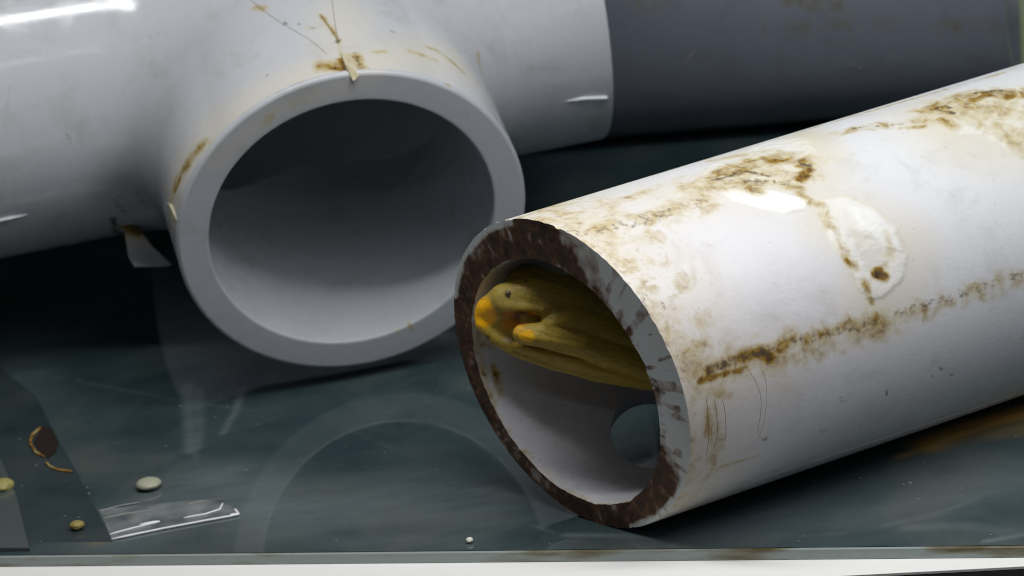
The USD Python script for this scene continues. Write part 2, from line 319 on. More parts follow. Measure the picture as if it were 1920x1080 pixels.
M_pane = mat('clear_glass', {'t': ('transparent_bsdf', {'color': (1.0, 1.0, 1.0)})}, [], surface='t.BSDF')
put('front_pane', box(-420, 420, -6.0, -1.0, -1.9, 290), M_pane, tank, smooth=False)
M_water = mat('tank_water', {'v': ('absorption_volume', {'color': (.62, .93, .97), 'density': .55})}, [], surface=None, volume='v.volume')
put('water', box(-419, 419, .3, 284, .05, 240), M_water, smooth=False)
tag(stage.GetPrimAtPath('/World/water'), 'clear water filling the aquarium', 'water', kind='stuff')

# ------------------------------------------------------------------ white pipe with the eel
PC = A(0, 0, 30.15); PA = unit(A(-.89242, -.45119, 0.0)); PN = unit(A(-.77502, -.62789, -.07141)); PR = 30.15; PI_ = 24.0
u, v, w = frame(-PA)
def cyl(c0, axis, r, length, n=240):
    a, b, d = frame(axis); m = m3.Manifold.cylinder(length, r, r, n)
    T = np.c_[a, b, d, c0]; return m.transform(T)
# the bore sits a little off the pipe's centre
du, dv = (lambda q: q - PN * (q @ PN))(CX), (lambda q: q - PN * (q @ PN))(CY)
g0 = project(PC)[0]; J = np.array([project(PC + du)[0] - g0, project(PC + dv)[0] - g0]).T
k = np.linalg.solve(J, A(-9, 14)); BC = PC + k[0] * du + k[1] * dv
hit_pipe = lambda x, y: cyl_hit(x, y, PC, PA, PR)
hit_bore = lambda x, y: cyl_hit(x, y, BC, PA, PI_, True)
def hit_rim(x, y): d = ray(x, y); return CAM + d * (((PC - CAM) @ PN) / (d @ PN))
LEN = 215
body = cyl(PC + PA * 40, -PA, PR, LEN + 40) - cyl(BC + PA * 50, -PA, PI_, LEN + 80)
body = body.trim_by_plane((-PN).tolist(), float(-PN @ PC))
hc = hit_bore(1247, 818); hn = hc - BC; hn = unit(hn - PA * (hn @ PA))
body = body - cyl(hc - hn * 8, hn, 10.4, 30, 120)
body = body.refine_to_length(.55)
V, F, N = meshkit.arrays(body, 28)
near_cut = np.abs((V - PC) @ PN) < .02; rv = (V - PC) - np.outer((V - PC) @ PA, PA); rl = np.linalg.norm(rv, axis=1)
nk = meshkit.fbm(V * .8, 4, 21) - .5; corner = near_cut & (rl > PR - .05)
Vd = V.copy(); Vd[near_cut] += PN * (.3 * nk[near_cut])[:, None] - PN * .06; Vd[corner] -= (rv / rl[:, None])[corner] * np.clip(1.3 * nk[corner] - .10, 0, .4)[:, None]
inner = near_cut & (np.linalg.norm(np.cross(V - BC, PA), axis=1) < PI_ + .05); rb_ = (V - BC) - np.outer((V - BC) @ PA, PA); rb_ /= np.linalg.norm(rb_, axis=1, keepdims=True)
Vd[inner] += rb_[inner] * np.clip(1.3 * (meshkit.fbm(V[inner] * .3, 3, 22) - .42), 0, .45)[:, None]
fc = V[F].mean(1); fnn = np.cross(V[F[:, 1]] - V[F[:, 0]], V[F[:, 2]] - V[F[:, 0]]); fnn /= np.linalg.norm(fnn, axis=1, keepdims=True) + 1e-12
rad = np.linalg.norm((fc - PC) - np.outer((fc - PC) @ PA, PA), axis=1)
is_rim = (fnn @ PN > .97) & (np.abs((fc - PC) @ PN) < .05)
is_out = (rad > PR - .06) & ~is_rim
is_in = ~is_rim & ~is_out
V = Vd
def pick(mask, Fx=None):
    f = F[mask]; i, inv = np.unique(f, return_inverse=True); return (V[i], inv.reshape(-1, 3)), N[i]
pipe = thing('white_pipe', 'stained white plastic pipe lying on the tank floor with an eel in its mouth', 'pipe', PC - A(0, 0, PR))

rust_fringe_out = [([(960, 414), (1100, 366), (1250, 315), (1400, 266), (1550, 224), (1700, 184), (1880, 137)], .75, .60),  # first stroke: ochre line along the upper outline; the others are stains
    ([(1330, 338), (1400, 318), (1462, 300), (1512, 306)], 2.3, .80), ([(1345, 325), (1420, 300), (1480, 290)], 1.8, .7), ([(1500, 312), (1516, 318), (1502, 338)], 1.3, 1.2), ([(1380, 345), (1440, 340), (1500, 350)], 1.4, .75),
    ([(1300, 345), (1380, 335), (1470, 325), (1505, 330)], 3.4, .62), ([(1340, 300), (1450, 285), (1530, 300)], 1.8, .5), ([(1280, 350), (1340, 350), (1420, 358)], 1.6, .6),
    ([(1500, 360), (1520, 380), (1540, 385)], .9, .75), ([(1740, 205), (1840, 200), (1930, 205)], 4.5, .5), ([(1860, 235), (1930, 290)], 2.0, .45), ([(1290, 690), (1420, 672), (1560, 632), (1660, 605)], 3.0, .60), ([(1660, 600), (1800, 560), (1915, 520)], 2.2, .40), ([(1290, 650), (1300, 720), (1330, 800), (1340, 880)], 3.0, .36),
    ([(1060, 432), (1130, 430), (1220, 408), (1320, 378)], 3.0, .50), ([(1010, 410), (1120, 392), (1300, 330)], 1.8, .42), ([(1090, 455), (1170, 465), (1230, 440)], 2.2, .45),
    ([(1755, 200), (1830, 178), (1925, 176)], 2.6, .85), ([(1820, 190), (1870, 172), (1890, 182)], 1.5, 1.05), ([(1790, 215), (1860, 205), (1930, 218)], 2.0, .7), ([(1840, 225), (1925, 262)], 3.0, .5), ([(1765, 225), (1790, 240)], 1.2, .75),
    ([(1570, 250), (1650, 235), (1740, 228)], 1.6, .50), ([(1690, 240), (1730, 236)], .9, .7),
    ([(1650, 508), (1640, 514), (1660, 517)], .9, 1.2), ([(1588, 488), (1596, 498)], .6, .9), ([(1622, 530), (1628, 552), (1634, 566)], .8, 1.1), ([(1655, 440), (1668, 470), (1660, 500)], 1.1, .5),
    ([(1545, 400), (1575, 460), (1600, 500)], 1.0, .5),
    ([(1312, 714), (1350, 702), (1400, 690)], .8, 1.0), ([(1330, 690), (1400, 668), (1440, 655)], 1.5, .95), ([(1395, 668), (1425, 660), (1440, 668)], 1.5, 1.25), ([(1430, 660), (1490, 642), (1560, 622), (1640, 598)], 1.6, .80), ([(1560, 628), (1650, 606)], .9, .75),
    ([(1640, 600), (1720, 580), (1800, 553), (1915, 512)], 1.2, .50), ([(1700, 590), (1790, 566)], .8, .55), ([(1300, 665), (1330, 690)], 1.0, .6), ([(1320, 745), (1370, 740)], .9, .6),
    ([(1325, 745), (1328, 800), (1340, 870)], .9, .62), ([(1300, 760), (1300, 860), (1280, 930)], 1.2, .42), ([(1340, 760), (1345, 850)], .8, .5), ([(1270, 600), (1300, 700), (1305, 800)], 1.4, .40),
    ([(1330, 880), (1420, 855)], .5, .5), ([(1320, 920), (1500, 880), (1700, 815)], .4, .35), ([(1340, 650), (1300, 640)], .8, .6)]
grime_out = [
    ([(1240, 570), (1246, 580)], .5, .6), ([(1205, 545), (1210, 575)], .4, .4), ([(1500, 306), (1518, 312)], .5, 1.0), ([(1340, 338), (1400, 322), (1440, 330)], .5, .8), ([(1395, 338), (1480, 345)], .6, .6),
    ([(1830, 176), (1880, 170)], .6, .9), ([(1770, 200), (1780, 203)], .6, .9), ([(1750, 205), (1790, 214)], .5, .7), ([(1600, 240), (1700, 232)], .6, .45), ([(1648, 512), (1660, 520)], .4, .9),
    ([(1395, 668), (1440, 660)], .7, .8), ([(1330, 694), (1380, 678)], .8, .75), ([(1480, 645), (1560, 625), (1650, 600)], .7, .45), ([(1670, 590), (1800, 552), (1910, 516)], .8, .36),
    ([(1060, 440), (1200, 415), (1320, 376)], 1.6, .34), ([(1762, 690), (1764, 692)], .35, .8), ([(1748, 706), (1750, 708)], .35, .7), ([(1784, 702), (1786, 703)], .35, .8), ([(1433, 822), (1435, 824)], .5, .7), ([(1540, 808), (1545, 810)], .5, .45), ([(1575, 748), (1590, 752)], .5, .4),
    ([(1660, 725), (1664, 740)], .35, .5)]
def rust_field(P):
    s = (P - PC) @ -PA; a = meshkit.fbm(np.c_[s * .06, P[:, 1] * .25, P[:, 2] * .25], 4, 3)
    near = (1 - sst(2, 26, s)) * .34
    r = strokes(P, hit_pipe, rust_fringe_out)
    return np.clip(np.maximum(r, near * (a > .40)) , 0, 1.3)
def grime_field(P):
    s = (P - PC) @ -PA
    return np.maximum(strokes(P, hit_pipe, grime_out), .16 * (1 - sst(0, 30, s)))
def cream_field(P):
    s = (P - PC) @ -PA; a = meshkit.fbm(P * .12, 3, 5)
    c = np.maximum((1 - sst(0, 30, s)) * .55, strokes(P, hit_pipe, [([(1250, 370), (1400, 350), (1520, 330)], 8, .5), ([(1560, 400), (1680, 460), (1650, 560)], 7, .6), ([(1780, 230), (1920, 230)], 10, .8), ([(1320, 720), (1450, 690)], 6, .5), ([(1500, 255), (1540, 290)], 5, .7)]))
    return np.clip(c * (.55 + .9 * a) + strokes(P, hit_pipe, [([(900, 425), (1400, 262), (1900, 128)], 1.3, .5)]), 0, 1)
# scraped scars and glue left on the pipe stand a little proud
def pipe_uv(P): q = P - PC; return np.c_[q @ -PA, PR * np.arctan2(q @ v, q @ u)]
def poly_sd(uv, pix):
    c = pipe_uv(np.array([h for h in (hit_pipe(*p) for p in pix) if h is not None])); d = np.full(len(uv), 1e9); ins = np.zeros(len(uv), bool)
    for a, b in zip(c, np.roll(c, -1, 0)):
        ab = b - a; t = np.clip(((uv - a) @ ab) / max(ab @ ab, 1e-9), 0, 1); d = np.minimum(d, np.linalg.norm(uv - a - t[:, None] * ab, axis=1))
        cr = (a[1] > uv[:, 1]) != (b[1] > uv[:, 1]); ins ^= cr & (uv[:, 0] < (b[0] - a[0]) * (uv[:, 1] - a[1]) / (b[1] - a[1] + 1e-12) + a[0])
    return np.where(ins, -d, d)
SC = {'a': [(1345, 356), (1400, 350), (1470, 362), (1522, 374), (1512, 392), (1470, 400), (1420, 388), (1375, 376)],
      'b': [(1380, 274), (1450, 262), (1510, 258), (1530, 285), (1528, 318), (1500, 348), (1430, 343), (1340, 342), (1300, 350), (1330, 310)],
      'c': [(1536, 378), (1590, 372), (1640, 392), (1680, 430), (1700, 480), (1690, 530), (1655, 556), (1622, 560), (1590, 500), (1562, 450), (1545, 415)],
      'd': [(1588, 425), (1630, 440), (1668, 478), (1660, 512), (1636, 520), (1610, 480)],
      'e': [(1745, 212), (1800, 182), (1870, 166), (1930, 158), (1930, 300), (1880, 272), (1830, 252), (1790, 250)],
      'f': [(1590, 385), (1640, 398), (1676, 436), (1690, 470), (1655, 462), (1610, 425)]}
def scar_masks(P):
    uv = pipe_uv(P); w_ = 1.5 * (meshkit.fbm(np.c_[uv * .35, uv[:, 0] * 0], 4, 31) - .5); return {k: poly_sd(uv, p) + w_ for k, p in SC.items()}
def facing(fn_):
    def g(P):
        q = P - PC; nn = q - np.outer(q @ PA, PA); k = ((CAM - P) * nn).sum(1) > -50; o = np.zeros(len(P)); o[k] = fn_(P[k]); return o
    return g
(Vo, Fo), No = pick(is_out)
vis = ((Vo - CAM) * (No)).sum(1) < 0
amp = np.zeros(len(Vo)); mk = scar_masks(Vo[vis]); up = lambda d, w=.45: sst(w, -w, d) if False else 1 - sst(-w, w, d)
fb = meshkit.fbm(Vo[vis] * .8, 4, 9); fb2 = meshkit.fbm(Vo[vis] * 2.2, 3, 10)
amp[vis] = (.24 * up(mk['a']) + .10 * up(mk['b']) + .17 * up(mk['c']) - .17 * up(mk['d'], .9) + .12 * up(mk['f']) + .12 * up(mk['e'])) + np.maximum.reduce([up(mk[k]) for k in 'be']) * .5 * (fb - .5) + np.maximum.reduce([up(mk[k]) for k in 'ac']) * .16 * (fb - .5) + (.03 + .06 * np.maximum.reduce([up(mk[k]) for k in 'bce'])) * (fb2 - .5)
def chalk_field(P): m = scar_masks(P); b = meshkit.fbm(P * .5, 3, 17); return np.clip(np.maximum.reduce([.95 * up(m['a'], .4), .30 * up(m['b'], .4), .55 * up(m['c'], .4) * (1 - .8 * up(m['d'])), .95 * up(m['f'], .4), .4 * up(m['e'], .4) * (b > .5)]), 0, 1)
def scar_edge(P):
    m = scar_masks(P); e = lambda k, w: np.exp(-(m[k] / w) ** 2); return np.clip(.75 * e('c', .7) + .45 * e('a', .5) + .3 * up(m['b']) + .5 * e('d', .8) + .35 * up(m['e']) + .4 * e('b', .6), 0, 1)
Vo2 = Vo + No * amp[:, None]
tm = trimesh.Trimesh(Vo2, Fo, process=False); No2 = np.array(tm.vertex_normals); sd_ = (Vo - PC) @ -PA
wgt = (vis & (sd_ > 3)).astype(float)[:, None]; No2 = No * (1 - wgt) + No2 * wgt; No2 /= np.linalg.norm(No2, axis=1, keepdims=True)
put('outer_wall', (Vo2, Fo), M_white, pipe, normals=No2, prim={'rust': facing(rust_field), 'grime': facing(grime_field), 'cream': facing(lambda P: np.clip(np.maximum(cream_field(P), scar_edge(P)), 0, 1)), 'chalk': facing(chalk_field)})
ra, rb = unit(du), unit(np.cross(PN, du))
def rim_angle(P): q = np.atleast_2d(P) - BC; return np.arctan2(q @ rb, q @ ra)
def rim_rust(P):
    px = project(P); a = rim_angle(P); r = np.linalg.norm(np.cross(P - PC, PA), axis=1)
    wob = meshkit.noise(np.c_[a * 9, r * .18, a * 0 + 3], 2); fine = meshkit.noise(np.c_[a * 40, r * .5, a * 0], 4)
    t0, t1, t2 = (rim_angle(hit_rim(*q))[0] for q in ((1085, 470), (1150, 545), (1262, 890)))
    pale0, pale1 = rim_angle(hit_rim(1215, 640))[0], rim_angle(hit_rim(1283, 840))[0]
    # 1 everywhere but on the right hand arc
    mid = rim_angle(hit_rim(1262, 730))[0]; d = np.abs((a - mid + np.pi) % (2 * np.pi) - np.pi)
    lim = .62 + .22 * (wob - .5) + .35 * (rr_in(P) - .5)
    k = sst(lim - .10, lim + .25, d * np.where(((a - mid + np.pi) % (2 * np.pi) - np.pi) * sgn > 0, .80, 1.25))
    out = k * (.80 + .8 * (meshkit.noise(np.c_[P @ CX * .25, P @ CT * .25, P @ CY * .06] * 5, 12) * .6 + fine * .4))
    edge = sst(PR - 1.5, PR - .6, r + .7 * (wob - .5)) * ((px[:, 0] < 960) & (px[:, 1] < 560) | (px[:, 1] > 900) & (px[:, 0] > 1180))
    out = out * (1 - .9 * edge)
    ticks = (meshkit.noise(np.c_[a * 26, r * .22, a * 0 + 8], 6) > .74) * .55 + (rr_in(P) < .25) * .3 * (fine > .45)
    return np.clip(np.maximum(out, ticks * (d < 1.2)), 0, 1.3)
def rr_in(P):
    q = P - BC; return np.clip((np.linalg.norm(np.cross(q, PA), axis=1) - PI_) / (PR - PI_), 0, 1)
sgn = np.sign((rim_angle(hit_rim(1150, 520))[0] - rim_angle(hit_rim(1262, 730))[0] + np.pi) % (2 * np.pi) - np.pi)
m_, n_ = pick(is_rim)
put('cut_rim', m_, M_rim, pipe, normals=n_, prim={'rust': rim_rust, 'grime': lambda P: .25 * rim_rust(P), 'cream': lambda P: .25 * meshkit.fbm(P * .3, 2, 1)}, label='sawn pipe end coated dark brown, pale on its right side')
bore_rust = [([(925, 690), (940, 740)], 1.0, .8), ([(895, 600), (905, 690), (935, 790)], .9, .8), ([(960, 830), (1010, 895), (1060, 930)], .9, .6), ([(905, 640), (925, 650)], .8, .6)]
M_hair = simple('dark_scratch', (.22, .18, .11), .6)
for k_, (pix, r) in enumerate([([(1324 + 15 * i, 742 + 3 * i), (1328 + 16 * i, 780), (1329 + 16 * i, 815), (1324 + 15 * i, 858 - 18 * i)], .045) for i in range(3)] + [([(1404, 694), (1423, 730), (1427, 765), (1420, 812)], .035), ([(1424, 690), (1437, 725), (1434, 780), (1418, 830)], .03)]):
    put('scratch', hairline(pix, hit_pipe, r), M_hair, pipe, smooth=True)
put('pale_line', hairline([(1390, 908), (1560, 853), (1700, 807), (1800, 774), (1916, 735)], hit_pipe, .14), M_white, pipe, smooth=True)  # thin white raised line along the pipe's lower side
m_, n_ = pick(is_in)
put('bore', m_, M_bore, pipe, normals=n_, prim={'rust': lambda P: np.maximum(strokes(P, hit_bore, bore_rust), .55 * (1 - sst(.3, 2.2, (P - PC) @ -PN - .6 + 2 * meshkit.fbm(P * .25, 3, 2)))), 'grime': lambda P: .12 + 0 * P[:, 0], 'cream': lambda P: 0 * P[:, 0]})

# ------------------------------------------------------------------ tee fitting with grey pipe
TC = A(-37.756, 84.088, 36.978); RC = A(-48.832, 153.417, 59.121)
TN = unit(A(.15045, -.94175, -.30079)); TM = A(.98804, .15359, .01331); TM = unit(TM - TN * (TM @ TN)); TB = np.cross(TN, TM)
TR, TI = 35.5, 29.0
RC = TC - TN * 73.6
def tee_local(P): q = P - RC; return q @ TM, q @ TN, q @ TB
# where the right arm ends: the photograph's edge of the collar
d_ = ray(1147, 90)
best = cyl_hit(1147, 90, RC, TM, TR); ARM = float((best - RC) @ TM)
print('arm', ARM)
LEFT = -105.0
def tee_outer(P):
    x, n, b = tee_local(P)
    run = np.hypot(n, b) - (TR - .02); br = np.hypot(x, b) - (TR - .04)
    br = np.maximum(br, np.maximum(n - 72.6, -n))
    s = smin(run, br, 15.0)
    return np.maximum(s, np.maximum(x - (ARM - 1.0), LEFT - x))
def tee_body(P):
    x, n, b = tee_local(P)
    s = tee_outer(P)
    s = np.maximum(s, -(np.hypot(n, b) - 30.6))
    br = np.maximum(np.hypot(x, b) - (TI + .9), -n)
    return np.maximum(s, -br)
box_l = lambda a0, a1, n0, n1, b0, b1: None
# sample in the fitting's own axes so that the grid runs along the run
TF = np.stack([TM, TN, TB])
loc_sdf = lambda fn_: (lambda Q: fn_(RC + Q @ TF))
h = 1.0
Fv, lo = sample(loc_sdf(tee_body), (LEFT - 2, -TR - 2, -TR - 2), (ARM + 2, 75, TR + 2), h)
Vt_, Ft_ = surface_nets(Fv, lo, h); Vt_ = RC + Vt_ @ TF
det = np.linalg.det(TF); Ft_ = Ft_ if det > 0 else Ft_[:, ::-1]
Vt_, Ft_ = subdivide(Vt_, Ft_, 1)
for _ in range(2):
    s_ = tee_body(Vt_); Vt_ = Vt_ - grad(tee_body, Vt_) * np.clip(s_, -.6, .6)[:, None] * .9
Nt_ = grad(tee_body, Vt_)
hit_cache = {}
def hit_tee(x, y):
    if (x, y) not in hit_cache: hit_cache[(x, y)] = march(tee_outer, x, y)
    return hit_cache[(x, y)]
tee = thing('pipe_tee', 'large white plastic tee fitting facing the viewer with an open dark mouth', 'pipe fitting', RC)
tee_rust = [([(605, 122), (640, 122), (655, 134)], 2.0, .85), ([(638, 112), (652, 136)], .9, 1.25), ([(670, 108), (680, 130)], 1.3, 1.0), ([(620, 126), (648, 130)], .9, 1.1), ([(602, 28), (625, 60), (636, 78)], .5, .85), ([(636, 78), (640, 105)], .6, .6), ([(478, 14), (494, 16)], .9, .75),
    ([(480, 226), (560, 182), (620, 158), (660, 147), (706, 141)], .55, 1.0), ([(420, 280), (480, 226)], .45, .6), ([(322, 365), (335, 335), (352, 305), (378, 272)], 1.7, .75), ([(326, 360), (338, 335)], 1.0, 1.0), ([(395, 268), (412, 262)], .9, .45),
    ([(312, 350), (318, 395), (330, 430)], .6, .8), ([(800, 88), (822, 96)], .6, .9), ([(822, 96), (858, 125), (870, 138)], .7, .55), ([(768, 96), (815, 112)], .8, .5), ([(700, 98), (725, 96)], .7, .45), ([(897, 98), (908, 150), (925, 190)], .9, .42), ([(540, 175), (560, 160)], .8, .4), ([(578, 52), (600, 50)], .9, .4), ([(225, 425), (245, 430)], 1.0, .8)]
tee_grime = [([(533, 43), (535, 45)], .45, .9), ([(562, 45), (563, 46)], .4, .8), ([(632, 76), (634, 80)], .5, .9), ([(648, 130), (656, 142)], .4, 1.1), ([(668, 100), (676, 122)], .3, .9), ([(734, 58), (742, 62)], .4, .5), ([(585, 52), (587, 53)], .35, .6), ([(275, 68), (280, 70)], .4, .4),
    ([(120, 250), (148, 290)], .7, .3), ([(220, 370), (228, 395)], 1.0, .4), ([(255, 360), (270, 385)], .7, .35), ([(565, 114), (566, 115)], .3, .6), ([(500, 140), (502, 141)], .3, .6), ([(20, 150), (14, 200)], .4, .35), ([(210, 410), (222, 440)], .8, .9)]
z0 = lambda P: np.zeros(len(P))
tee_cream = [([(330, 350), (480, 220), (650, 140), (860, 120)], 6.5, .55), ([(640, 30), (650, 140)], 6, .4)]
def only_front(fn_):
    def g(P):
        o = np.zeros(len(P)); n = grad(tee_body, P); k = ((CAM - P) * n).sum(1) > 0; o[k] = fn_(P[k]); return o
    return g
cx_, cn_, cb_ = tee_local(Vt_[Ft_].mean(1)); dark_ = (np.hypot(cn_, cb_) < 31.2) | ((np.hypot(cx_, cb_) < TI + 1.4) & (cn_ > 0) & (cn_ < 73.6 - 12))
def part_of(Vx, Fx, Nx, mask): i, inv = np.unique(Fx[mask], return_inverse=True); return (Vx[i], inv.reshape(-1, 3)), Nx[i]
mi_, ni_ = part_of(Vt_, Ft_, Nt_, dark_)
put('run_bore', mi_, M_ring, tee, normals=ni_, prim={'rust': lambda P: 0 * P[:, 0], 'grime': lambda P: 0 * P[:, 0], 'cream': lambda P: 0 * P[:, 0]})
(Vt_, Ft_), Nt_ = part_of(Vt_, Ft_, Nt_, ~dark_)
put('fitting_body', (Vt_, Ft_), M_tee, tee, normals=Nt_, prim={'rust': only_front(lambda P: strokes(P, hit_tee, tee_rust)), 'grime': only_front(lambda P: strokes(P, hit_tee, tee_grime)), 'cream': only_front(lambda P: strokes(P, hit_tee, tee_cream))})
# branch collar: rim with a chamfer and the bore behind it
prof = [(TR - .3, -1.6), (TR, -1.2), (TR, -.8), (TR - .12, -.35), (TR - .5, -.08), (TR - .9, 0), (TI + .6, 0), (TI + .15, -.12), (TI, -.5), (TI, -2), *[(TI, -float(x_)) for x_ in range(8, 44, 2)], (TI, -44), (TI + .8, -44), (TI + .8, -1.6)]
col = lathe(prof, TC, TN, 260)
col = trimesh.Trimesh(*subdivide(col.vertices, col.faces, 0), process=False)
if col.volume < 0: col.invert()
col = trimesh.Trimesh(*subdivide(col.vertices, col.faces, 1), process=False)
col_rust = [([(480, 228), (560, 184), (620, 160), (660, 149), (706, 143)], .75, .95), ([(420, 282), (480, 228)], .5, .5), ([(834, 154), (838, 160)], .5, .9), ([(856, 172), (860, 174)], .4, .7), ([(316, 395), (330, 440)], .6, .5), ([(345, 420), (348, 440)], .3, .4)]
def hit_face(x, y): d = ray(x, y); return CAM + d * (((TC - CAM) @ TN) / (d @ TN))
col_dots = [([(515, 632), (522, 634)], .5, .7), ([(765, 608), (770, 612)], .5, .7), ([(735, 622), (748, 620)], .4, .5), ([(500, 628), (530, 640)], .3, .5)]
put('branch_rim', col, M_ring, tee, smooth=50, prim={'rust': lambda P: np.maximum(strokes(P, hit_tee, col_rust), strokes(P, hit_face, col_dots)), 'grime': lambda P: .15 * strokes(P, hit_tee, col_rust), 'cream': lambda P: .5 * strokes(P, hit_tee, [([(330, 480), (400, 300), (520, 200), (700, 140)], 2.0, .8)])})
put('left_arm', (lambda t_: (t_.invert(), t_)[1] if t_.volume < 0 else t_)(lathe([(30.6, 0), (30.6, 160), (TR, 160), (TR, 0)], RC + TM * (LEFT + .02), -TM, 160)), M_tee, tee, smooth=40, prim={'rust': z0, 'grime': z0, 'cream': z0})
armp = [(TR, -4), (TR, -.7), (TR - .25, -.2), (TR - .8, 0), (30.25, 0), (30.25, -4)]
acol = lathe([(r, s) for r, s in armp], RC + TM * ARM, TM, 240)
if acol.volume < 0: acol.invert()
put('arm_rim', acol, M_tee, tee, smooth=40, prim={'rust': z0, 'grime': z0, 'cream': z0})
def tube(c0, axis, r0, r1, length, n=200, seg=1):
    pr = [(r0, s) for s in np.linspace(length, 0, seg + 1)] + [(r1, s) for s in np.linspace(0, length, seg + 1)]
    t = lathe(pr, c0, axis, n)
    if t.volume < 0: t.invert()
    return t
# the grey pipe lies on the floor behind the fitting
GAX = A(math.cos(math.radians(-11)), math.sin(math.radians(-11)), 0); GC = A(60, 234, 30.2)
ge = cyl_hit(1896, 122, GC, GAX, 30.15); GE = float((ge - GC) @ GAX)
hit_grey = lambda x, y: cyl_hit(x, y, GC, GAX, 30.15)
grey = thing('grey_pipe', 'dark grey plastic pipe lying behind the white tee fitting', 'pipe', GC - A(0, 0, 30.2))
gp = tube(GC - GAX * 150, GAX, 25.0, 30.15, GE + 150, 240, 240)
put('pipe_wall', gp, M_grey, grey, smooth=40, prim={'rust': lambda P: strokes(P, hit_grey, [([(1480, 0), (1540, 6), (1570, 2)], 2.2, .6), ([(1530, 8), (1540, 20)], .8, .6), ([(1180, 2), (1230, 0)], 3, .3), ([(1440, 52), (1600, 46), (1720, 48), (1880, 52)], 2.2, .32), ([(1850, 50), (1885, 54)], 2.0, .4)]), 'grime': z0, 'cream': z0})
put('scratch', hairline([(1304, 93), (1293, 108), (1280, 124)], hit_grey, .13), simple('pale_scratch', (.30, .30, .29), .5), grey, smooth=True)

exec_details = True
# ------------------------------------------------------------------ the eel
ES = 4.153 * 10.37             # sculpting units per mm
EO = CAM + ray(870 + 560 / 4.153, 480 + 450 / 4.153) * 762.0
def e_pt(x, y, t): return EO + ((x - 560) * CX - (y - 450) * CY + t * CT) / ES
def chain(Q, pts, flat=1.0):
    """rounded cones through (x, y, t, r); Q in sculpting units"""
    d = np.full(len(Q), 1e9)
    for a, b in zip(pts[:-1], pts[1:]):
        a, b = A(*a), A(*b); ab = b[:3] - a[:3]; L = np.linalg.norm(ab)
        t = ((Q - a[:3]) @ ab) / (L * L)
        # tapered capsule (shift along the axis for the true cone)
        q = np.linalg.norm(Q - a[:3] - np.clip(t, 0, 1)[:, None] * ab, axis=1)
        perp = np.sqrt(np.maximum(((Q - a[:3]) ** 2).sum(1) - (t * L) ** 2, 0)); k = (b[3] - a[3]) / L
        k = np.clip(k, -.95, .95); t2 = np.clip(t + k / math.sqrt(1 - k * k) * perp / L, 0, 1)
        q = np.linalg.norm(Q - a[:3] - t2[:, None] * ab, axis=1) - (a[3] + t2 * (b[3] - a[3]))
        d = np.minimum(d, q)
    return d
def eel_sdf(P):
    q = P - EO; Q = np.c_[560 + (q @ CX) * ES, 450 - (q @ CY) * ES, (q @ CT) * ES]
    core = chain(Q * [1, 1, 1 / .85], [(190, 452, -10, 116), (560, 445, -90, 330), (1000, 565, -320, 305), (1500, 640, -700, 290)])
    nape = chain(Q, [(500, 262, -40, 190), (760, 340, -160, 210), (1200, 420, -500, 240)])
    head = chain(Q, [(200, 400, 60, 98), (320, 335, 140, 130), (520, 312, 190, 150), (800, 390, 140, 150), (1150, 520, -40, 150), (1500, 650, -300, 150)])
    lip = chain(Q, [(330, 388, 225, 48), (470, 402, 300, 52), (620, 412, 300, 46), (800, 360, 240, 40)])
    cheek = chain(Q, [(640, 505, 260, 52), (800, 475, 300, 92), (1050, 560, 190, 105), (1600, 780, -160, 105)])
    jaw = chain(Q, [(455, 606, 280, 80), (620, 612, 310, 100), (900, 675, 240, 112), (1600, 920, -120, 112)])
    thr = chain(Q, [(430, 690, 120, 50), (640, 748, 140, 75), (950, 832, 80, 84), (1600, 985, -220, 90)])
    belly = chain(Q, [(160, 530, 10, 78), (255, 638, 40, 62), (400, 732, 50, 56), (700, 832, 20, 64), (1100, 922, -80, 74), (1600, 1010, -300, 75)])
    s = smin(core, nape, 34); s = smin(s, head, 60); s = smin(s, cheek, 20); s = smin(s, lip, 50); s = smin(s, thr, 14); s = smin(s, belly, 34)
    mouth = chain(Q, MOUTH)
    s = -smin(-s, mouth, 40)
    s = smin(s, jaw, 24)
    s = smin(s, np.linalg.norm((Q - A(343, 292, 262)) / A(1, 1, 1), axis=1) - 26, 14)
    fade = sst(240, 620, Q[:, 0])
    wr = meshkit.fbm(np.c_[Q[:, 0] / 330, (Q[:, 1] - .22 * Q[:, 0]) / 52, Q[:, 2] / 120], 3, 51) - .5
    s = s + (6 + 26 * fade) * wr
    return s / ES
MOUTH = [(300, 588, 190, 74), (365, 515, 225, 74), (440, 478, 280, 52), (520, 476, 330, 26), (600, 478, 350, 12)]
def eel_all(P):
    s = eel_sdf(P)
    return np.maximum(s, np.minimum(np.linalg.norm(np.cross(P - BC, PA), axis=1) - (PI_ - .25), .3 - (P - PC) @ PN))
def box_of(pts): p = np.array(pts); return p.min(0), p.max(0)
c_ = np.array([e_pt(x, y, t) for x in (0, 1900) for y in (0, 1150) for t in (-1100, 520)])
